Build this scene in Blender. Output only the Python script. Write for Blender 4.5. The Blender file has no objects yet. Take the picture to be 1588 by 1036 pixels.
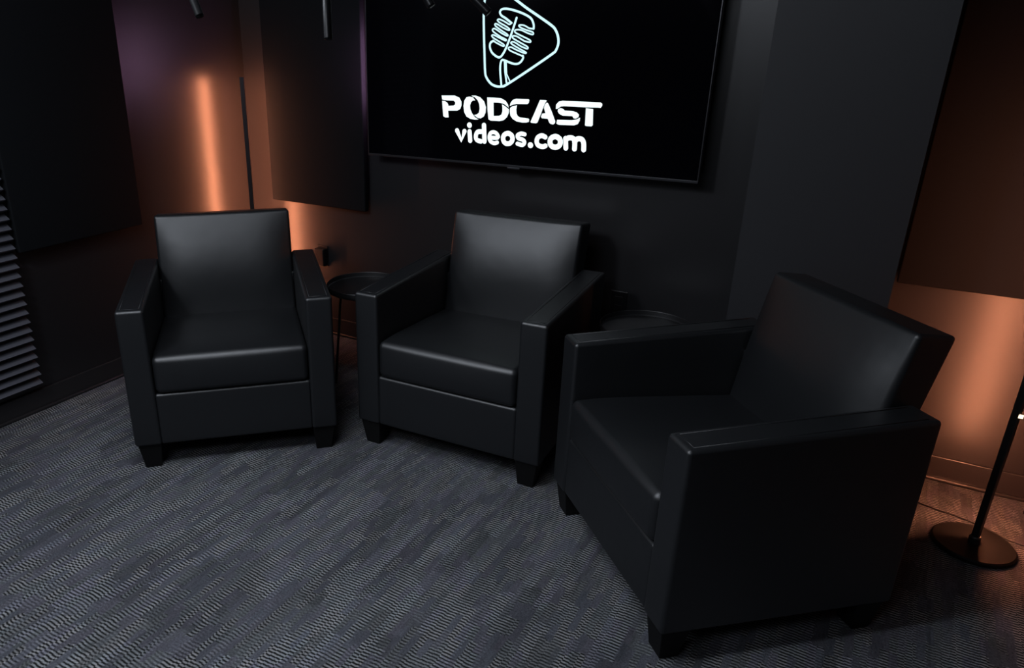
import bpy, bmesh, math, random
from mathutils.geometry import tessellate_polygon
from mathutils import Vector, Matrix, Euler
random.seed(7)
SC = bpy.context.scene
COL = SC.collection

# ------------------------------------------------------------------ camera
H_CAM = 1.5623
PITCH, YAW, ROLL = 0.3838, 0.5744, -0.0053
FPX = 1162.26
cam_d = bpy.data.cameras.new('camera')
cam = bpy.data.objects.new('camera', cam_d); COL.objects.link(cam)
fw = Vector((-math.sin(YAW)*math.cos(PITCH), math.cos(YAW)*math.cos(PITCH), -math.sin(PITCH)))
rt = Vector((math.cos(YAW), math.sin(YAW), 0)); up = rt.cross(fw)
r2 = rt*math.cos(ROLL)+up*math.sin(ROLL); u2 = -rt*math.sin(ROLL)+up*math.cos(ROLL)
M = Matrix((r2, u2, -fw)).transposed().to_4x4(); M.translation = Vector((0, 0, H_CAM))
cam.matrix_world = M
cam_d.sensor_fit = 'HORIZONTAL'; cam_d.sensor_width = 36.0
cam_d.lens = FPX/1588*36.0
cam_d.shift_x = 163.08/1588.0          # the photo's optical centre lies left of its middle
cam_d.shift_y = 15.28/1588.0
cam_d.clip_start = 0.02
SC.camera = cam

# ------------------------------------------------------------------ world, exposure
SC.view_settings.view_transform = 'Standard'
SC.view_settings.look = 'None'
SC.view_settings.gamma = 1.0
SC.view_settings.use_curve_mapping = False
SC.view_settings.exposure = 0.0
w = bpy.data.worlds.new('world'); SC.world = w; w.use_nodes = True
w.node_tree.nodes['Background'].inputs[0].default_value = (0.5, 0.6, 0.8, 1)
w.node_tree.nodes['Background'].inputs[1].default_value = 0.01

# ------------------------------------------------------------------ room numbers (metres)
YB = 3.166      # back wall
XL = -3.096     # left wall
XR = 1.10       # right wall
YF = -1.60      # wall behind the camera
ZC = 2.75       # ceiling

def area(name, loc, target, sx, sy, power, col, spread=180):
    l = bpy.data.lights.new(name, 'AREA'); l.shape = 'RECTANGLE'; l.size = sx; l.size_y = sy
    l.energy = power; l.color = col; l.spread = math.radians(spread)
    o = bpy.data.objects.new(name, l); COL.objects.link(o); o.location = loc
    o.rotation_euler = (Vector(target)-Vector(loc)).to_track_quat('-Z', 'Y').to_euler()
    return o
def spot(name, loc, target, power, col, ang, blend=1.0, size=0.05):
    l = bpy.data.lights.new(name, 'SPOT'); l.energy = power; l.color = col
    l.spot_size = math.radians(ang); l.spot_blend = blend; l.shadow_soft_size = size
    o = bpy.data.objects.new(name, l); COL.objects.link(o); o.location = loc
    o.rotation_euler = (Vector(target)-Vector(loc)).to_track_quat('-Z', 'Y').to_euler()
    return o
area('key_light', (-2.00, -0.10, 2.62), (-1.2, 2.3, 0.6), 0.35, 0.35, 29, (0.84, 0.90, 1.0))
area('side_fill', (-2.80, 0.35, 2.25), (-0.4, 2.1, 0.6), 0.6, 0.5, 9, (0.82, 0.89, 1.0))  # added fill from the left, lifts the right armchair's backrest
area('rear_light', (-0.85, -0.85, 2.66), (-2.0, 2.3, 0.7), 1.5, 0.8, 24, (0.84, 0.90, 1.0))
area('ceiling_fill', (-1.30, 0.90, 2.72), (-1.30, 1.0, 0), 0.9, 0.8, 14, (0.84, 0.90, 1.0), 110)  # soft overhead fill, added without a fixture
spot('wall_fill_spot', (-2.60, 1.1, 2.55), (-0.42, 3.10, 2.30), 75, (0.86, 0.83, 1.0), 30)  # added spot, brightens the wall strip beside the television and the column

# ------------------------------------------------------------------ materials
def mat(name, col, rough=0.5, spec=0.5, metal=0.0, coat=0.0):
    m = bpy.data.materials.new(name); m.use_nodes = True
    b = m.node_tree.nodes['Principled BSDF']
    b.inputs['Base Color'].default_value = (*col, 1); b.inputs['Roughness'].default_value = rough
    b.inputs['Specular IOR Level'].default_value = spec; b.inputs['Metallic'].default_value = metal
    b.inputs['Coat Weight'].default_value = coat
    return m
def N(m, t, **k):
    n = m.node_tree.nodes.new(t)
    for a, v in k.items(): setattr(n, a, v)
    return n
def L(m, a, b): m.node_tree.links.new(a, b)
def bump_noise(m, scale, strength, dist=0.001, detail=4, second=None):
    tc = N(m, 'ShaderNodeTexCoord'); nz = N(m, 'ShaderNodeTexNoise')
    nz.inputs['Scale'].default_value = scale; nz.inputs['Detail'].default_value = detail
    L(m, tc.outputs['Object'], nz.inputs['Vector'])
    bp = N(m, 'ShaderNodeBump'); bp.inputs['Strength'].default_value = strength; bp.inputs['Distance'].default_value = dist
    L(m, nz.outputs['Fac'], bp.inputs['Height'])
    if second:
        n2 = N(m, 'ShaderNodeTexNoise'); n2.inputs['Scale'].default_value = second[0]; n2.inputs['Detail'].default_value = 2
        L(m, tc.outputs['Object'], n2.inputs['Vector'])
        b2 = N(m, 'ShaderNodeBump'); b2.inputs['Strength'].default_value = second[1]; b2.inputs['Distance'].default_value = second[2]
        L(m, n2.outputs['Fac'], b2.inputs['Height']); L(m, b2.outputs['Normal'], bp.inputs['Normal'])
    L(m, bp.outputs['Normal'], m.node_tree.nodes['Principled BSDF'].inputs['Normal'])
    return m
def emis(name, col, s):
    m = mat(name, (0, 0, 0), 0.5, 0)
    b = m.node_tree.nodes['Principled BSDF']
    b.inputs['Emission Color'].default_value = (*col, 1); b.inputs['Emission Strength'].default_value = s
    return m
MT = {}
MT['leather'] = bump_noise(mat('black_leather', (0.0048, 0.0056, 0.0068), 0.45, 0.72), 420, 0.25, 0.0006, 3, (7, 0.35, 0.006))
MT['foot'] = bump_noise(mat('black_stained_wood', (0.004, 0.004, 0.004), 0.6, 0.2), 60, 0.1)
MT['wall'] = bump_noise(mat('charcoal_satin_paint', (0.014, 0.0138, 0.015), 0.35, 0.5), 260, 0.10, 0.0008, 3)
MT['column'] = bump_noise(mat('charcoal_matt_paint', (0.018, 0.0185, 0.021), 0.55, 0.3), 260, 0.10, 0.0008, 3)
MT['trim'] = bump_noise(mat('black_gloss_trim', (0.018, 0.017, 0.018), 0.3, 0.5), 40, 0.05)
MT['ceiling'] = bump_noise(mat('black_ceiling_paint', (0.02, 0.02, 0.022), 0.8, 0.2), 200, 0.1)
MT['fabric'] = bump_noise(mat('black_acoustic_fabric', (0.0072, 0.0080, 0.0092), 0.95, 0.08), 900, 0.5, 0.0008, 2)
MT['foam'] = bump_noise(mat('grey_acoustic_foam', (0.075, 0.077, 0.092), 0.95, 0.1), 700, 0.5, 0.001, 2)
MT['screen'] = bump_noise(mat('screen_glass', (0.0012, 0.0012, 0.0022), 0.08, 0.4), 30, 0.01)
MT['bezel'] = bump_noise(mat('dark_bezel_metal', (0.05, 0.05, 0.055), 0.35, 0.5, 0.7), 200, 0.03)
MT['plastic'] = bump_noise(mat('black_plastic', (0.006, 0.006, 0.007), 0.35, 0.5), 100, 0.05)
MT['metal'] = bump_noise(mat('black_powder_coated_metal', (0.012, 0.011, 0.011), 0.42, 0.5), 500, 0.1, 0.0004)
MT['tabletop'] = bump_noise(mat('black_table_top', (0.010, 0.010, 0.011), 0.4, 0.5), 150, 0.05)
MT['tube'] = bump_noise(mat('black_gloss_tube', (0.003, 0.003, 0.0035), 0.30, 0.25), 50, 0.02)
MT['purple'] = emis('purple_backlight', (0.60, 0.31, 0.56), 80)
MT['logo'] = emis('lit_logo_blue_white', (0.62, 0.93, 1.0), 1.15)
MT['word'] = emis('lit_lettering_white', (0.86, 0.98, 1.0), 1.2)
MT['led'] = emis('amber_led_strip', (1.0, 0.32, 0.155), 185)
MT['pin'] = emis('lit_controller_window', (1.0, 0.75, 0.5), 2)

# carpet: loop-pile carpet with fine ribs across the room, in plank-like blocks
def carpet():
    m = mat('grey_ribbed_carpet', (0.1, 0.1, 0.1), 0.95, 0.1)
    b = m.node_tree.nodes['Principled BSDF']
    tc = N(m, 'ShaderNodeTexCoord'); sp = N(m, 'ShaderNodeSeparateXYZ'); L(m, tc.outputs['Object'], sp.inputs[0])
    def math_(op, a, b_=None, c=None, clamp=False):
        n = N(m, 'ShaderNodeMath', operation=op); n.use_clamp = clamp
        for i, v in enumerate((a, b_, c)):
            if v is None: continue
            if isinstance(v, (int, float)): n.inputs[i].default_value = v
            else: L(m, v, n.inputs[i])
        return n.outputs[0]
    X, Y = sp.outputs[0], sp.outputs[1]
    def comb(x, y, z=0.0):
        n = N(m, 'ShaderNodeCombineXYZ')
        for i, v in enumerate((x, y, z)):
            if isinstance(v, (int, float)): n.inputs[i].default_value = v
            else: L(m, v, n.inputs[i])
        return n.outputs[0]
    def white(vec):
        n = N(m, 'ShaderNodeTexWhiteNoise', noise_dimensions='3D'); L(m, vec, n.inputs['Vector']); return n
    wn = N(m, 'ShaderNodeTexNoise'); wn.inputs['Scale'].default_value = 45; wn.inputs['Detail'].default_value = 3; L(m, tc.outputs['Object'], wn.inputs['Vector'])
    ws = N(m, 'ShaderNodeSeparateColor'); L(m, wn.outputs['Color'], ws.inputs[0])
    XW = math_('MULTIPLY_ADD', ws.outputs[0], 0.016, X); YW = math_('MULTIPLY_ADD', ws.outputs[1], 0.05, Y)
    def cells(wx, ly, seed):                       # random value per block wx wide, ly long, columns staggered
        cx = math_('FLOOR', math_('DIVIDE', XW, wx))
        off = white(comb(cx, seed, 3.1)).outputs['Value']
        cy = math_('FLOOR', math_('ADD', math_('DIVIDE', YW, ly), math_('MULTIPLY', off, 7.0)))
        return white(comb(cx, cy, seed))
    a1 = cells(0.034, 0.16, 1.7); a2 = cells(0.021, 0.075, 5.3); a3 = cells(0.07, 0.30, 9.1); a4 = cells(0.010, 0.04, 12.9)
    # stitch jitter per thin column
    j = math_('MULTIPLY', white(comb(math_('FLOOR', math_('DIVIDE', XW, 0.017)), 0.0, 4.4)).outputs['Value'], 4.5)
    nz = N(m, 'ShaderNodeTexNoise'); nz.inputs['Scale'].default_value = 60; nz.inputs['Detail'].default_value = 3; L(m, tc.outputs['Object'], nz.inputs['Vector'])
    ph = math_('ADD', math_('ADD', math_('MULTIPLY', Y, 2*math.pi/0.0115), j), math_('MULTIPLY', nz.outputs['Fac'], 1.6))
    ridge = math_('MULTIPLY_ADD', math_('SINE', ph), 0.5, 0.5)
    # how strong the ribs show in each block
    amp = math_('MULTIPLY', math_('SUBTRACT', math_('ADD', math_('MULTIPLY', a1.outputs['Value'], 0.7), math_('MULTIPLY', a2.outputs['Value'], 0.8)), 0.35), 1.35, clamp=True)
    tone = math_('ADD', math_('MULTIPLY', a3.outputs['Value'], 0.35), math_('ADD', math_('MULTIPLY', a1.outputs['Value'], 0.30), math_('MULTIPLY', a4.outputs['Value'], 0.20)))
    n2 = N(m, 'ShaderNodeTexNoise'); n2.inputs['Scale'].default_value = 190; n2.inputs['Detail'].default_value = 2; L(m, tc.outputs['Object'], n2.inputs['Vector'])
    v = math_('ADD', math_('MULTIPLY_ADD', tone, 0.075, 0.050), math_('MULTIPLY', math_('MULTIPLY', math_('SUBTRACT', ridge, 0.40), amp), 0.31))
    v = math_('MAXIMUM', v, 0.012)
    v = math_('MULTIPLY', v, math_('MULTIPLY_ADD', n2.outputs['Fac'], 1.3, 0.20))
    cr = N(m, 'ShaderNodeValToRGB'); e = cr.color_ramp.elements
    e[0].position = 0; e[0].color = (0.88, 0.94, 1.10, 1); e[1].position = 1; e[1].color = (1.00, 0.98, 1.0, 1)
    k = cr.color_ramp.elements.new(0.5); k.color = (0.90, 0.97, 1.02, 1); k = cr.color_ramp.elements.new(0.25); k.color = (1.0, 0.97, 1.16, 1)
    L(m, a2.outputs['Value'], cr.inputs['Fac'])
    mx = N(m, 'ShaderNodeVectorMath', operation='SCALE'); L(m, cr.outputs['Color'], mx.inputs[0]); L(m, v, mx.inputs['Scale'])
    L(m, mx.outputs[0], b.inputs['Base Color'])
    bp = N(m, 'ShaderNodeBump'); bp.inputs['Strength'].default_value = 0.5; bp.inputs['Distance'].default_value = 0.002
    L(m, v, bp.inputs['Height']); L(m, bp.outputs['Normal'], b.inputs['Normal'])
    return m
MT['carpet'] = carpet()

# ------------------------------------------------------------------ helpers
def link(name, me, m, parent=None):
    if m is not None and not me.materials: me.materials.append(m)
    o = bpy.data.objects.new(name, me); COL.objects.link(o)
    if parent is not None: o.parent = parent
    return o
def obj(name, bm, m, parent=None, smooth=False):
    bmesh.ops.recalc_face_normals(bm, faces=bm.faces)
    me = bpy.data.meshes.new(name); bm.to_mesh(me); bm.free()
    if smooth:
        for p in me.polygons: p.use_smooth = True
    return link(name, me, m, parent)
def struct(name, bm, m):
    o = obj(name, bm, m); o['kind'] = 'structure'; return o
def tag(o, label, cat, group=None):
    o['label'] = label; o['category'] = cat
    if group: o['group'] = group
    return o
def thing(name, label, cat, loc=(0, 0, 0), rotz=0, group=None):
    o = bpy.data.objects.new(name, None); COL.objects.link(o); o.empty_display_size = 0.1
    o.location = loc; o.rotation_euler = (0, 0, rotz)
    return tag(o, label, cat, group)
def box(bm, x0, x1, y0, y1, z0, z1, bev=0.0, seg=2):
    r = bmesh.ops.create_cube(bm, size=1.0)
    for v in r['verts']:
        v.co = Vector(((x0+x1)/2+v.co.x*(x1-x0), (y0+y1)/2+v.co.y*(y1-y0), (z0+z1)/2+v.co.z*(z1-z0)))
    if bev > 0:
        es = list({e for v in r['verts'] for e in v.link_edges})
        bmesh.ops.bevel(bm, geom=es, offset=bev, segments=seg, profile=0.5, affect='EDGES')
def cushion(bm, lo, hi, r, fn=None, k=4, n=10):
    """box with rounded edges of radius r on a fine grid, shaped by fn"""
    lo = Vector(lo); hi = Vector(hi)
    def axis(a, b):
        s = [a + r - r*math.tan(math.radians(45*(k-i)/k)) for i in range(k)]
        mid = [a + r + (b-a-2*r)*i/n for i in range(n+1)]
        e = [b - r + r*math.tan(math.radians(45*(i+1)/k)) for i in range(k)]
        return s+mid+e
    ax = [axis(lo[i], hi[i]) for i in range(3)]; last = [len(a)-1 for a in ax]
    idx = {}
    def V(i, j, l):
        if (i, j, l) not in idx:
            p = Vector((ax[0][i], ax[1][j], ax[2][l]))
            q = Vector([min(max(p[a], lo[a]+r), hi[a]-r) for a in range(3)])
            d = p-q; c = q + (d.normalized()*r if d.length > 1e-9 else d)
            if fn: c = fn(c)
            idx[(i, j, l)] = bm.verts.new(c)
        return idx[(i, j, l)]
    for a in range(3):
        b_, c_ = (a+1) % 3, (a+2) % 3
        for side in (0, last[a]):
            for i in range(last[b_]):
                for j in range(last[c_]):
                    q = []
                    for di, dj in ((0, 0), (1, 0), (1, 1), (0, 1)):
                        t = [0, 0, 0]; t[a] = side; t[b_] = i+di; t[c_] = j+dj; q.append(V(*t))
                    if side == 0: q.reverse()
                    bm.faces.new(q)
def tube(bm, pts, r, n=10, closed=False, caps=True):
    pts = [Vector(p) for p in pts]; rings = []; m_ = len(pts); prev = None
    for i, p in enumerate(pts):
        a = pts[(i-1) % m_] if (closed or i > 0) else p; b = pts[(i+1) % m_] if (closed or i < m_-1) else p
        t = (b-a).normalized()
        if prev is None:
            s = t.orthogonal().normalized()
        else:
            s = (prev - t*prev.dot(t)).normalized()
        prev = s; u = t.cross(s)
        rings.append([bm.verts.new(p+s*r*math.cos(2*math.pi*k/n)+u*r*math.sin(2*math.pi*k/n)) for k in range(n)])
    for i in range(m_ if closed else m_-1):
        A, B = rings[i], rings[(i+1) % m_]
        for k in range(n): bm.faces.new((A[k], A[(k+1) % n], B[(k+1) % n], B[k]))
    if caps and not closed:
        bm.faces.new(rings[0][::-1]); bm.faces.new(rings[-1])
def lathe(bm, prof, n=64, c=(0, 0, 0)):
    rings = []
    for r, z in prof:
        if r < 1e-6: rings.append([bm.verts.new((c[0], c[1], c[2]+z))])
        else: rings.append([bm.verts.new((c[0]+r*math.cos(2*math.pi*k/n), c[1]+r*math.sin(2*math.pi*k/n), c[2]+z)) for k in range(n)])
    for A, B in zip(rings, rings[1:]):
        for k in range(n):
            a = [A[k % len(A)], A[(k+1) % n % len(A)]]; b = [B[(k+1) % n % len(B)], B[k % len(B)]]
            f = []
            for v in a+b:
                if v not in f: f.append(v)
            if len(f) > 2: bm.faces.new(f)

# ------------------------------------------------------------------ the room
XC0, XC1, YC = -0.4135, 0.0625, YB-0.40        # the column that stands out of the back wall
bm = bmesh.new(); box(bm, XL-0.1, XR+0.1, YF-0.1, YB+0.1, -0.1, 0); struct('floor', bm, MT['carpet'])
bm = bmesh.new(); box(bm, XL-0.1, XR+0.1, YF-0.1, YB+0.1, ZC, ZC+0.1); struct('ceiling', bm, MT['ceiling'])
bm = bmesh.new(); box(bm, XL-0.1, XR+0.1, YB, YB+0.1, 0, ZC); struct('wall_back', bm, MT['wall'])
bm = bmesh.new(); box(bm, XL-0.1, XL, YF, YB, 0, ZC); struct('wall_left', bm, MT['wall'])
bm = bmesh.new(); box(bm, XR, XR+0.1, YF, YB, 0, ZC); struct('wall_right', bm, MT['wall'])
bm = bmesh.new(); box(bm, XL-0.1, XR+0.1, YF-0.1, YF, 0, ZC); struct('wall_front', bm, MT['wall'])
bm = bmesh.new(); box(bm, XC0, XC1, YC, YB, 0, ZC); struct('wall_column', bm, MT['column'])
def board(name, x0, x1, y0, y1, shoe):
    """skirting board with a small round at its foot; shoe = (dx, dy) to the room side"""
    bm = bmesh.new(); box(bm, x0, x1, y0, y1, 0, 0.098, 0.003)
    dx, dy = shoe
    a = (min(x0, x0+dx*0.012) if dx else x0, max(x1, x1+dx*0.012) if dx else x1)
    b = (min(y0, y0+dy*0.012) if dy else y0, max(y1, y1+dy*0.012) if dy else y1)
    box(bm, a[0], a[1], b[0], b[1], 0, 0.014, 0.005, 3)
    struct(name, bm, MT['trim'])
board('baseboard_back', XL+0.012, XC0, YB-0.012, YB, (0, -1))
board('baseboard_column', XC0, XC1, YC-0.012, YC, (0, -1))
board('baseboard_right_of_column', XC1, XR-0.012, YB-0.012, YB, (0, -1))
board('baseboard_left', XL, XL+0.012, YF, YB, (1, 0))
board('baseboard_right', XR-0.012, XR, YF, YB, (-1, 0))

# fabric-covered acoustic panels, hung off the wall
def panel(x0, x1, y0, y1, z0, z1, label, back):
    t = thing('sound_absorber', label, 'wall panel', ((x0+x1)/2, (y0+y1)/2, z0))
    o = Vector(t.location)
    bm = bmesh.new(); box(bm, x0-o.x, x1-o.x, y0-o.y, y1-o.y, 0, z1-z0, 0.006, 3); obj('fabric_face', bm, MT['fabric'], t, True)
    bm = bmesh.new()
    bx0, bx1, by0, by1 = back
    box(bm, bx0-o.x, bx1-o.x, by0-o.y, by1-o.y, 0.08, z1-z0-0.08); obj('mounting_frame', bm, MT['plastic'], t)
    return t
G = 0.018
panel(XL+G, XL+0.052, 1.700, 2.337, 0.738, 1.957, 'large black fabric wall panel on the left wall beside the ridged foam', (XL, XL+G, 1.80, 2.24))
panel(-2.905, -2.268, YB-0.052, YB-G, 0.745, 1.965, 'black fabric wall panel between the glowing left corner and the television', (-2.80, -2.37, YB-G, YB))
panel(XC1+0.016, 0.715, YB-0.052, YB-G, 0.750, 1.970, 'brown-lit fabric wall panel right of the column above the right lamp', (0.18, 0.60, YB-G, YB))

# ridged acoustic foam
t = tag(thing('acoustic_foam', '', ''), 'dark grey ridged foam panel low on the left wall at the photo edge', 'acoustic foam')
t.location = (XL+0.001, 1.385, 0.125)
bm = bmesh.new(); pitch = 0.0413; n = 44
prof = [(0.0, 0.0)]
for i in range(n):
    z = i*pitch; prof += [(0.012, z+0.001), (0.048, z+pitch*0.36), (0.050, z+pitch*0.44), (0.014, z+pitch*0.96)]
prof.append((0.0, n*pitch))
fr = []
for y in (-0.305, 0.302):
    fr.append([bm.verts.new((x, y, z)) for x, z in prof])
for i in range(len(prof)-1): bm.faces.new((fr[0][i], fr[0][i+1], fr[1][i+1], fr[1][i]))
for f in fr:
    for i in range(n):
        k = 1+i*4
        bm.faces.new([f[k], f[k+1], f[k+2], f[k+3]])
    bm.faces.new([f[0], f[-1]] + [f[j] for i in reversed(range(n)) for j in (4+i*4, 1+i*4)])
bm.faces.new((fr[0][0], fr[0][-1], fr[1][-1], fr[1][0]))
obj('ridged_foam', bm, MT['foam'], t)

# ------------------------------------------------------------------ television
TX, TZ, TY = -1.42, 1.4875, YB-0.10
tv = thing('television', 'large wall-mounted television showing a white microphone logo and lettering', 'television', (TX, TY, TZ))
W2, H2 = 0.782, 0.4425
bm = bmesh.new(); box(bm, -W2+0.004, W2-0.004, 0.002, 0.030, -H2+0.004, H2-0.004, 0.004); obj('back_cover', bm, MT['plastic'], tv)
bm = bmesh.new(); box(bm, -0.62, 0.66, 0.030, 0.068, -H2+0.015, H2-0.2, 0.012); obj('electronics_housing', bm, MT['plastic'], tv)
bm = bmesh.new(); box(bm, -0.30, 0.30, 0.068, 0.099, -0.20, 0.20, 0.003); obj('wall_bracket', bm, MT['metal'], tv)
bm = bmesh.new(); box(bm, -W2+0.006, W2-0.006, -0.001, 0.004, -H2+0.010, H2-0.006); obj('screen', bm, MT['screen'], tv)
bm = bmesh.new()
box(bm, -W2, -W2+0.004, -0.003, 0.030, -H2, H2, 0.0005); box(bm, W2-0.004, W2, -0.003, 0.030, -H2, H2, 0.0005)
box(bm, -W2, W2, -0.004, 0.030, -H2, -H2+0.010, 0.001); box(bm, -W2, W2, -0.004, 0.030, H2-0.006, H2, 0.001)
obj('bezel', bm, MT['bezel'], tv)
bm = bmesh.new(); box(bm, -0.030, 0.030, -0.005, 0.020, -H2-0.008, -H2+0.001, 0.002); obj('sensor_tab', bm, MT['bezel'], tv)
bm = bmesh.new(); box(bm, -0.770, -0.735, 0.036, 0.062, -0.20, 0.13, 0.002); obj('backlight', bm, MT['purple'], tv)
LOGO=[(0.0113, 1, [(-0.17, 0.1765), (-0.166, 0.0985), (-0.161, 0.0295), (-0.155, -0.0475), (-0.147, -0.0725), (-0.125, -0.0965), (-0.099, -0.1065), (-0.074, -0.1065), (-0.05, -0.0985), (0.051, -0.0375), (0.147, 0.0235), (0.163, 0.0385), (0.171, 0.0625), (0.168, 0.0885), (0.157, 0.1115), (0.139, 0.1295), (0.076, 0.1675), (0.021, 0.1995), (-0.027, 0.2305), (-0.072, 0.2555), (-0.104, 0.2685), (-0.136, 0.2665), (-0.161, 0.2485), (-0.168, 0.2265)]), (0.0099, 0, [(-0.04, 0.1425), (-0.067, 0.1605), (-0.087, 0.1715), (-0.095, 0.1845), (-0.086, 0.1955), (-0.061, 0.1965), (-0.021, 0.1875), (0.019, 0.1735), (0.047, 0.1575), (0.059, 0.1355), (0.06, 0.1195)]), (0.0069, 0, [(0.06, 0.1195), (0.041, 0.1215), (0.017, 0.1325), (-0.006, 0.1335), (0.002, 0.1245), (0.03, 0.1145), (0.057, 0.1065), (0.058, 0.0975), (0.034, 0.1035), (0.003, 0.1155), (-0.021, 0.1155), (-0.02, 0.1055), (0.012, 0.0915), (0.046, 0.0765), (0.048, 0.0685), (0.021, 0.0735), (-0.012, 0.0905), (-0.032, 0.0925), (-0.029, 0.0835), (0.005, 0.0665), (0.036, 0.0515), (0.036, 0.0435), (0.006, 0.0535), (-0.022, 0.0685), (-0.038, 0.0685), (-0.034, 0.0615), (-0.001, 0.0445), (0.031, 0.0295), (0.025, 0.0265), (-0.013, 0.0395), (-0.037, 0.0495), (-0.049, 0.0465), (-0.041, 0.0365), (-0.004, 0.0225), (0.018, 0.0145)]), (0.0099, 0, [(0.018, 0.0165), (0.02, 0.0075), (0.01, -0.0075), (-0.006, -0.0155), (-0.03, -0.0135), (-0.067, -0.0015), (-0.077, -0.0015), (-0.083, -0.0155), (-0.083, -0.0465), (-0.075, -0.1025)]), (0.0069, 0, [(-0.04, 0.1425), (-0.05, 0.1375), (-0.07, 0.1475), (-0.095, 0.1575), (-0.105, 0.1545), (-0.094, 0.1445), (-0.065, 0.1305), (-0.047, 0.1185), (-0.053, 0.1155), (-0.077, 0.1245), (-0.106, 0.1395), (-0.116, 0.1395), (-0.112, 0.1315), (-0.085, 0.1145), (-0.056, 0.0985), (-0.058, 0.0935), (-0.084, 0.1045), (-0.115, 0.1215), (-0.126, 0.1185), (-0.121, 0.1095), (-0.088, 0.0905), (-0.061, 0.0785), (-0.067, 0.0755), (-0.096, 0.0875), (-0.12, 0.0975), (-0.129, 0.0945), (-0.12, 0.0855), (-0.091, 0.0705), (-0.07, 0.0585), (-0.074, 0.0535), (-0.099, 0.0635), (-0.124, 0.0755)]), (0.0102, 0, [(-0.119, 0.0745), (-0.133, 0.0675), (-0.136, 0.0505), (-0.126, 0.0295), (-0.104, 0.0135), (-0.086, 0.0105), (-0.069, 0.0295), (-0.054, 0.0605), (-0.036, 0.1075), (-0.018, 0.1615)]), (0.0091, 0, [(-0.064, -0.0065), (-0.06, -0.0465), (-0.051, -0.0915)]), (0.0059, 0, [(-0.057, -0.0085), (-0.052, -0.0565), (-0.037, -0.0825)])]
WEB=[(0.0203, 0, [(-0.287, -0.3005), (-0.264, -0.3415), (-0.249, -0.3015)]), (0.0208, 0, [(-0.223, -0.3015), (-0.219, -0.3405)]), (0.023, 0, [(-0.225, -0.2735), (-0.224, -0.2745)]), (0.0208, 0, [(-0.152, -0.2705), (-0.147, -0.3395)]), (0.0197, 0, [(-0.165, -0.2985), (-0.183, -0.3015), (-0.191, -0.3195), (-0.185, -0.3355), (-0.165, -0.3405)]), (0.0165, 0, [(-0.122, -0.3215), (-0.082, -0.3195), (-0.087, -0.3045), (-0.102, -0.2975), (-0.118, -0.3025), (-0.124, -0.3195), (-0.118, -0.3365), (-0.1, -0.3445), (-0.084, -0.3405)]), (0.0203, 1, [(-0.011, -0.3195), (-0.012, -0.3265), (-0.015, -0.3325), (-0.02, -0.3375), (-0.026, -0.3415), (-0.033, -0.3425), (-0.04, -0.3425), (-0.046, -0.3395), (-0.052, -0.3345), (-0.055, -0.3285), (-0.056, -0.3225), (-0.056, -0.3155), (-0.053, -0.3085), (-0.048, -0.3035), (-0.042, -0.3005), (-0.035, -0.2985), (-0.028, -0.2995), (-0.022, -0.3025), (-0.016, -0.3065), (-0.013, -0.3125)]), (0.017, 0, [(0.045, -0.2985), (0.028, -0.2965), (0.012, -0.3045), (0.017, -0.3165), (0.037, -0.3215), (0.046, -0.3315), (0.037, -0.3435), (0.013, -0.3395)]), (0.0236, 0, [(0.074, -0.3415), (0.075, -0.3425)]), (0.0197, 0, [(0.14, -0.3045), (0.124, -0.2995), (0.107, -0.3075), (0.102, -0.3245), (0.11, -0.3395), (0.13, -0.3445), (0.143, -0.3405)]), (0.0214, 1, [(0.209, -0.3205), (0.209, -0.3265), (0.206, -0.3335), (0.201, -0.3385), (0.195, -0.3415), (0.188, -0.3435), (0.18, -0.3425), (0.174, -0.3405), (0.168, -0.3355), (0.164, -0.3295), (0.163, -0.3235), (0.163, -0.3165), (0.166, -0.3095), (0.171, -0.3045), (0.177, -0.3015), (0.184, -0.2995), (0.192, -0.3005), (0.198, -0.3035), (0.204, -0.3075), (0.208, -0.3135)]), (0.0203, 0, [(0.231, -0.3045), (0.235, -0.3435)]), (0.0203, 0, [(0.232, -0.3125), (0.241, -0.3025), (0.26, -0.3015), (0.271, -0.3125), (0.273, -0.3445)]), (0.0203, 0, [(0.271, -0.3165), (0.282, -0.3035), (0.299, -0.3035), (0.31, -0.3165), (0.313, -0.3455)])]
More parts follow.
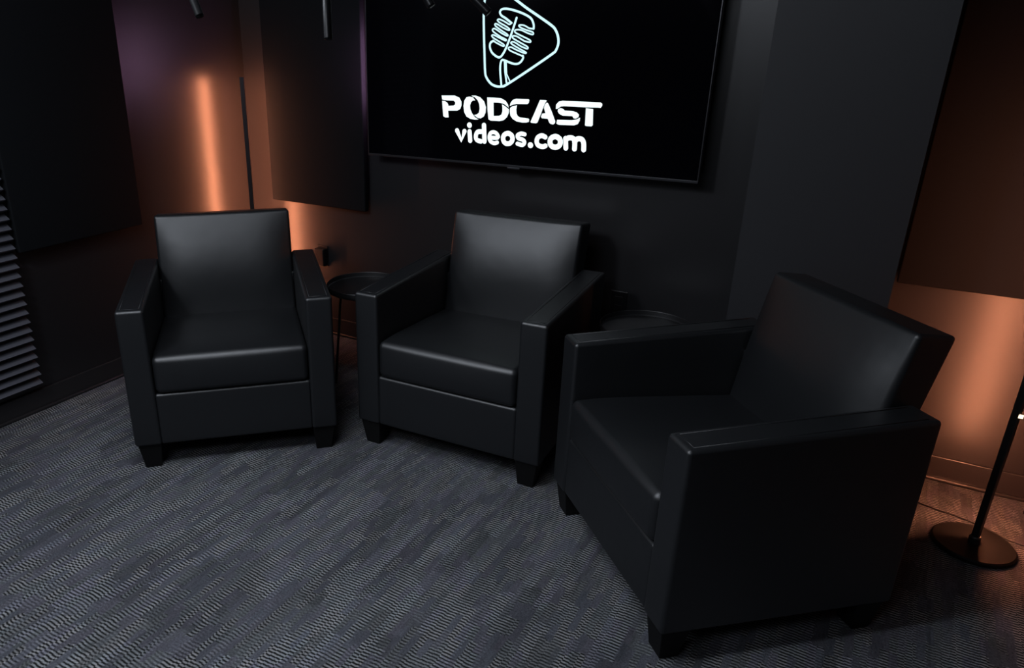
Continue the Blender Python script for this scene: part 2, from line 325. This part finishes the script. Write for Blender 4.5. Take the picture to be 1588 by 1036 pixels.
WORD=[[(-0.37, -0.1525), (-0.303, -0.1505), (-0.279, -0.1585), (-0.268, -0.1745), (-0.267, -0.1905), (-0.273, -0.2065), (-0.288, -0.2145), (-0.335, -0.2165), (-0.332, -0.2455), (-0.348, -0.2465), (-0.36, -0.2415), (-0.363, -0.2145), (-0.367, -0.1745), (-0.353, -0.1755), (-0.341, -0.1815), (-0.335, -0.1895), (-0.334, -0.1955), (-0.307, -0.1935), (-0.3, -0.1885), (-0.299, -0.1795), (-0.307, -0.1725), (-0.342, -0.1725), (-0.367, -0.1695)], [(-0.199, -0.1675), (-0.21, -0.1555), (-0.227, -0.1525), (-0.243, -0.1555), (-0.254, -0.1715), (-0.257, -0.1935), (-0.253, -0.2185), (-0.241, -0.2375), (-0.221, -0.2465), (-0.198, -0.2495), (-0.18, -0.2475), (-0.198, -0.2385), (-0.213, -0.2225), (-0.222, -0.2055), (-0.224, -0.1895), (-0.219, -0.1755), (-0.21, -0.1685)], [(-0.219, -0.1485), (-0.198, -0.1475), (-0.175, -0.1535), (-0.155, -0.1705), (-0.145, -0.1945), (-0.146, -0.2165), (-0.154, -0.2335), (-0.169, -0.2425), (-0.183, -0.2415), (-0.203, -0.2295), (-0.189, -0.2265), (-0.179, -0.2185), (-0.176, -0.2015), (-0.179, -0.1825), (-0.187, -0.1665), (-0.201, -0.1555)], [(-0.141, -0.1535), (-0.108, -0.1535), (-0.074, -0.1545), (-0.052, -0.1645), (-0.04, -0.1785), (-0.036, -0.1915), (-0.048, -0.1845), (-0.06, -0.1765), (-0.085, -0.1735), (-0.109, -0.1735), (-0.106, -0.2295), (-0.08, -0.2275), (-0.069, -0.2215), (-0.065, -0.2075), (-0.066, -0.1915), (-0.069, -0.1795), (-0.057, -0.1845), (-0.044, -0.1925), (-0.035, -0.1985), (-0.035, -0.2145), (-0.042, -0.2315), (-0.057, -0.2445), (-0.076, -0.2495), (-0.12, -0.2495), (-0.131, -0.2445), (-0.137, -0.2055)], [(-0.031, -0.1845), (-0.028, -0.1715), (-0.018, -0.1595), (-0.003, -0.1545), (0.054, -0.1545), (0.058, -0.1575), (0.056, -0.1695), (0.05, -0.1745), (0.001, -0.1755), (-0.014, -0.1785)], [(-0.029, -0.1925), (-0.017, -0.1845), (0.003, -0.1815), (0.0, -0.1975), (0.002, -0.2135), (0.008, -0.2245), (0.019, -0.2295), (0.057, -0.2325), (0.062, -0.2355), (0.061, -0.2465), (0.049, -0.2495), (0.031, -0.2505), (0.005, -0.2475), (-0.014, -0.2385), (-0.026, -0.2255), (-0.03, -0.2065)], [(0.106, -0.1555), (0.132, -0.1555), (0.137, -0.1575), (0.129, -0.1695), (0.122, -0.1875), (0.114, -0.2115), (0.101, -0.2465), (0.094, -0.2505), (0.073, -0.2495), (0.068, -0.2465), (0.085, -0.2075)], [(0.13, -0.1725), (0.138, -0.1645), (0.144, -0.1685), (0.161, -0.1985), (0.18, -0.2375), (0.179, -0.2465), (0.171, -0.2515), (0.159, -0.2495), (0.153, -0.2435), (0.146, -0.2295), (0.119, -0.2285), (0.115, -0.2225), (0.12, -0.2095), (0.134, -0.2075), (0.126, -0.1865)], [(0.179, -0.1885), (0.179, -0.1715), (0.19, -0.1595), (0.207, -0.1555), (0.367, -0.1565), (0.375, -0.1615), (0.375, -0.1695), (0.369, -0.1775), (0.359, -0.1765), (0.304, -0.1775), (0.214, -0.1765), (0.2, -0.1785), (0.185, -0.1885)], [(0.189, -0.1895), (0.2, -0.1845), (0.211, -0.1875), (0.218, -0.1935), (0.255, -0.1945), (0.272, -0.1995), (0.281, -0.2075), (0.28, -0.2165), (0.269, -0.2235), (0.259, -0.2225), (0.253, -0.2145), (0.211, -0.2145), (0.195, -0.2075), (0.188, -0.1985)], [(0.188, -0.2315), (0.252, -0.2305), (0.272, -0.2265), (0.287, -0.2185), (0.286, -0.2305), (0.279, -0.2445), (0.263, -0.2505), (0.197, -0.2515), (0.186, -0.2475)], [(0.308, -0.1805), (0.339, -0.1835), (0.343, -0.2455), (0.338, -0.2505), (0.314, -0.2505), (0.31, -0.2475)]]
def smooth_line(p, closed, step=4):
    out = []; n = len(p)
    for i in range(n if closed else n-1):
        g = (lambda k: p[k % n]) if closed else (lambda k: p[min(max(k, 0), n-1)])
        p0, p1, p2, p3 = g(i-1), g(i), g(i+1), g(i+2)
        for s in range(step):
            t_ = s/step
            out.append(tuple(0.5*(2*p1[a]+(p2[a]-p0[a])*t_+(2*p0[a]-5*p1[a]+4*p2[a]-p3[a])*t_*t_+(3*p1[a]-p0[a]-3*p2[a]+p3[a])*t_**3) for a in (0, 1)))
    if not closed: out.append(p[-1])
    return out
def ribbon(bm, pts, wdt, y, closed, cap=True, smooth=True):
    if smooth and len(pts) > 3: pts = smooth_line(pts, closed)
    n = len(pts); h = wdt/2; lft = []; rgt = []
    for i in range(n):
        a = pts[(i-1) % n] if (closed or i > 0) else pts[i]; b = pts[(i+1) % n] if (closed or i < n-1) else pts[i]
        dx, dz = b[0]-a[0], b[1]-a[1]; q = math.hypot(dx, dz) or 1; nx, nz = -dz/q*h, dx/q*h
        lft.append(bm.verts.new((pts[i][0]+nx, y, pts[i][1]+nz))); rgt.append(bm.verts.new((pts[i][0]-nx, y, pts[i][1]-nz)))
    for i in range(n if closed else n-1):
        j = (i+1) % n; bm.faces.new((lft[i], lft[j], rgt[j], rgt[i]))
    if cap and not closed:
        for p in (pts[0], pts[-1]):
            bm.faces.new([bm.verts.new((p[0]+h*math.cos(k*math.pi/8), y, p[1]+h*math.sin(k*math.pi/8))) for k in range(16)])
bm = bmesh.new()
for i, (wd, cl, p) in enumerate(LOGO): ribbon(bm, p, wd*0.88, -0.0013-i*0.00002, cl)
obj('microphone_logo', bm, MT['logo'], tv)
bm = bmesh.new()
for i, (wd, cl, p) in enumerate(WEB): ribbon(bm, p, wd*1.03, -0.0013-i*0.00002, cl)
obj('lettering_small', bm, MT['word'], tv)
bm = bmesh.new()
for p in WORD:
    vs = [bm.verts.new((x, -0.0013, z)) for x, z in p]
    for a_, b_, c_ in tessellate_polygon([[Vector((x, z, 0)) for x, z in p]]): bm.faces.new((vs[a_], vs[b_], vs[c_]))
obj('lettering_large', bm, MT['word'], tv)

# ------------------------------------------------------------------ armchairs
CW, CA, CH, CD, ZB, ZS, ZCU = 0.789, 0.102, 0.662, 0.6926, 0.1066, 0.3205, 0.472
HW = CW/2
def seam(bm, p, r=0.0011): tube(bm, p, r, 6, closed=False)
def make_armchair():
    t = thing('armchair', '', '')
    lm = MT['leather']
    for s in (-1, 1):
        x0, x1 = (-HW, -HW+CA) if s < 0 else (HW-CA, HW)
        def fn(c):
            c = c.copy()
            if c.z > 0.5: c.z += 0.012*(c.y/CD)*((c.z-0.5)/0.16)
            return c
        bm = bmesh.new(); cushion(bm, (x0, 0, ZB), (x1, CD, CH), 0.012, fn, 4, 8)
        # stitched seams round the front face and along the top
        i = 0.017
        zt = CH+0.0004
        for xx in (x0+i, x1-i):
            seam(bm, [(xx, i*1.3, zt), (xx, CD*0.5, zt+0.006), (xx, CD-0.03, zt+0.0118)])
        seam(bm, [(x0+i, i*1.3, zt), (x1-i, i*1.3, zt)])
        obj('arm', bm, lm, t, True)
    # front rail under the cushion
    bm = bmesh.new(); cushion(bm, (-HW+CA-0.004, 0.004, ZB), (HW-CA+0.004, 0.60, ZS+0.001), 0.012, None, 4, 8); obj('front_rail', bm, lm, t, True)
    # seat cushion, crowned, falling slightly to the back
    hx = HW-CA
    def fs(c):
        c = c.copy(); u = c.x/hx; v = (c.y-0.27)/0.29; wz = (c.z-ZS)/(ZCU-ZS)
        if wz > 0.5:
            c.z += 0.014*max(0, 1-u**4)*max(0, 1-abs(v)**3)*(wz-0.5)*2
            c.z -= 0.032*max(0, min(1, (c.y-0.10)/0.46))*(wz-0.5)*2
        if c.y < 0.2:
            c.y -= 0.010*max(0, 1-u**4)*(1-(2*wz-1)**2)*(1-c.y/0.2)
        return c
    bm = bmesh.new(); cushion(bm, (-hx+0.002, -0.002, ZS+0.002), (hx-0.002, 0.60, ZCU), 0.023, fs, 5, 12)
    obj('seat_cushion', bm, lm, t, True)
    # back rest, leaning
    z0, z1 = 0.38, 0.869
    def fb(c):
        c = c.copy(); u = c.x/hx; s_ = (c.z-z0)/(z1-z0); d = c.y
        front = 0.560+(0.662-0.560)*s_; rear = 0.672+(0.782-0.672)*s_
        k = d/0.12
        y = front*(1-k)+rear*k
        y -= 0.040*max(0, 1-abs(u)**5)*math.sin(math.pi*max(0, min(1, s_))**1.1)*(1-k)
        return Vector((c.x, y, c.z-0.016*k*max(0, s_-0.5)*2))
    bm = bmesh.new(); cushion(bm, (-hx+0.002, 0.0, z0), (hx-0.002, 0.12, z1), 0.013, fb, 5, 12)
    obj('backrest', bm, lm, t, True)
    bm = bmesh.new(); cushion(bm, (-hx-0.004, 0.60, ZB), (hx+0.004, CD-0.006, 0.60), 0.012, None, 3, 6); obj('rear_panel', bm, lm, t, True)
    for sx in (-1, 1):
        for sy in (0, 1):
            bm = bmesh.new(); r = bmesh.ops.create_cube(bm, size=1)
            for v in r['verts']:
                top = v.co.z > 0; out = (v.co.x > 0) == (sx > 0); fr_ = (v.co.y < 0) == (sy == 0)
                ix = (0.010 if top else 0.026) if out else (0.098 if top else 0.088)
                iy = (0.010 if top else 0.024) if fr_ else (0.095 if top else 0.078)
                v.co = Vector((sx*(HW-ix), iy if sy == 0 else CD-iy, ZB+0.002 if top else 0.0))
            bmesh.ops.bevel(bm, geom=bm.edges[:], offset=0.003, segments=2, profile=0.5, affect='EDGES')
            obj('leg', bm, MT['foot'], t)
    return t
def dup(root):
    r = root.copy(); COL.objects.link(r)
    for ch in list(root.children):
        c = ch.copy(); COL.objects.link(c); c.parent = r
    return r
spots = [((-1.9892, 1.8413), 0.7876, 'black leather armchair at left, against the amber glow of the corner'),
         ((-1.2837, 2.2373), 0.0533, 'black leather armchair in the middle, directly below the television'),
         ((-0.5496, 1.9383), -0.8150, 'black leather armchair nearest the camera at right, turned side-on')]
first = make_armchair()
copies = [first] + [dup(first) for _ in spots[1:]]
for o, ((x, y), a, lab) in zip(copies, spots):
    o.location = (x, y, 0); o.rotation_euler = (0, 0, a)
    tag(o, lab, 'armchair', 'three matching black leather armchairs')

# ------------------------------------------------------------------ side tables
def make_table():
    t = thing('side_table', '', '')
    bm = bmesh.new(); lathe(bm, [(0, 0.500), (0.172, 0.500), (0.178, 0.504), (0.180, 0.512), (0.180, 0.528), (0.1785, 0.530), (0.177, 0.528), (0.176, 0.512), (0.172, 0.508), (0, 0.508)], 72)
    obj('tray_top', bm, MT['tabletop'], t, False)
    for k in range(3):
        a = math.radians(200+120*k)
        bm = bmesh.new(); tube(bm, [(0.12*math.cos(a), 0.12*math.sin(a), 0.502), (0.165*math.cos(a), 0.165*math.sin(a), 0.007)], 0.0065, 10)
        obj('leg', bm, MT['metal'], t, True)
    return t
ta = make_table(); tb = dup(ta)
ta.location = (-1.955, 2.675, 0); tb.location = (-0.70, 2.81, 0); tb.rotation_euler = (0, 0, 0.5)
tag(ta, 'round black side table in the gap between left and middle armchairs', 'side table', 'round black side tables')
tag(tb, 'round black side table behind the near armchair, right of the middle one', 'side table', 'round black side tables')

# ------------------------------------------------------------------ corner lamps
def make_lamp(face):
    """face: direction the light strip looks, as an angle about z"""
    t = thing('floor_lamp', '', '')
    bm = bmesh.new(); lathe(bm, [(0, 0), (0.112, 0), (0.118, 0.004), (0.118, 0.013), (0.113, 0.018), (0, 0.019)], 72); obj('base', bm, MT['foot'], t)
    bm = bmesh.new(); lathe(bm, [(0, 0.018), (0.017, 0.018), (0.017, 0.040), (0.014, 0.044), (0, 0.044)], 24); obj('collar', bm, MT['metal'], t, False)
    R = Matrix.Rotation(face, 4, 'Z')
    bm = bmesh.new(); box(bm, -0.009, 0.007, -0.011, 0.011, 0.03, 1.395, 0.003, 3); bm.transform(R); obj('pole', bm, MT['metal'], t)
    bm = bmesh.new(); tube(bm, [(0.0085, 0, 0.05), (0.0085, 0, 1.385)], 0.0078, 16); bm.transform(R); obj('light_strip', bm, MT['led'], t, True)
    return t
la = make_lamp(math.radians(135)); la.location = (XL+0.155, YB-0.18, 0)
tag(la, 'slim black pole lamp in the left corner behind the left armchair', 'floor lamp', 'slim corner lamps')
lb = make_lamp(math.radians(55)); lb.location = (0.457, 2.735, 0)
tag(lb, 'slim black pole lamp on a round base behind the near armchair', 'floor lamp', 'slim corner lamps')
bm = bmesh.new(); box(bm, 0.004, 0.016, -0.014, -0.008, 0.485, 0.497, 0.001); obj('controller_light', bm, MT['pin'], lb)
bm = bmesh.new()
def curve(pts, step=6):
    o_ = []; n_ = len(pts)
    for i in range(n_-1):
        g = lambda k: Vector(pts[min(max(k, 0), n_-1)])
        p0, p1, p2, p3 = g(i-1), g(i), g(i+1), g(i+2)
        for s in range(step):
            q = s/step; o_.append(0.5*(2*p1+(p2-p0)*q+(2*p0-5*p1+4*p2-p3)*q*q+(3*p1-p0-3*p2+p3)*q**3))
    o_.append(Vector(pts[-1])); return o_
tube(bm, curve([(0.10, 3.02, 0.004), (0.22, 2.97, 0.004), (0.33, 2.925, 0.004), (0.42, 2.905, 0.004), (0.50, 2.875, 0.004), (0.58, 2.83, 0.004), (0.66, 2.83, 0.004), (0.80, 2.90, 0.004)]), 0.003, 8)
tag(obj('power_cord', bm, MT['plastic'], None, True), 'thin black cord lying on the carpet behind the right lamp base', 'power cord')
bm = bmesh.new(); box(bm, -0.03, 0.03, -0.009, 0.009, 0, 0.016, 0.004, 3)
o = obj('cord_switch', bm, MT['plastic']); o.location = (0.645, 3.06, 0); o.rotation_euler = (0, 0, 0.3)
tag(o, 'small black cord switch on the carpet by the right baseboard', 'cord switch')

# ------------------------------------------------------------------ sockets
def socket(x, z, lab, plug):
    t = thing('wall_socket', lab, 'wall socket', (x, YB, z))
    bm = bmesh.new(); box(bm, -0.036, 0.036, -0.006, 0, -0.058, 0.058, 0.002); obj('cover_plate', bm, MT['plastic'], t)
    for dz in (-0.02, 0.02):
        bm = bmesh.new(); box(bm, -0.016, 0.016, -0.0075, -0.005, dz-0.014, dz+0.014, 0.001); obj('outlet', bm, MT['plastic'], t)
    if plug:
        bm = bmesh.new(); box(bm, -0.030, 0.034, -0.045, -0.0075, -0.05, 0.046, 0.005)
        o = obj('plug_adapter', bm, MT['plastic']); o.location = (x, YB, z)
        tag(o, 'chunky black plug adapter in the socket right of the left armchair', 'plug adapter')
socket(-2.600, 0.455, 'black wall socket beside the amber glow, right of the left armchair', True)
socket(-0.925, 0.475, 'black wall socket behind the right arm of the middle armchair', False)

# ------------------------------------------------------------------ slim tubes hanging in at the top of the view
rods = [((-1.070, 0.998, 1.604), (-0.018, 0.003, 0.034), 'leftmost dark hanging tube, over the dark wall above the left corner glow'),
        ((-0.875, 1.106, 1.566), (-0.010, 0.012, 0.069), 'dark hanging tube in front of the fabric panel left of the television'),
        ((-0.736, 1.221, 1.618), (-0.012, -0.001, 0.018), 'short faint hanging tube over the dark screen left of the logo'),
        ((-0.652, 1.275, 1.607), (-0.023, -0.005, 0.021), 'hanging tube with a bright edge crossing the logo outline')]
for (p, d, lab) in rods:
    t = thing('hanging_tube', lab, 'hanging tube', p, 0, 'slim tubes hanging at the top')
    d = Vector(d).normalized(); e = d*0.30
    bm = bmesh.new(); tube(bm, [(0, 0, 0), d*0.002, d*0.02, e], 0.0075, 20); obj('tube_body', bm, MT['tube'], t, True)
    bm = bmesh.new(); tube(bm, [e, (e.x, e.y, ZC-p[2])], 0.0015, 6); obj('cord', bm, MT['plastic'], t, True)
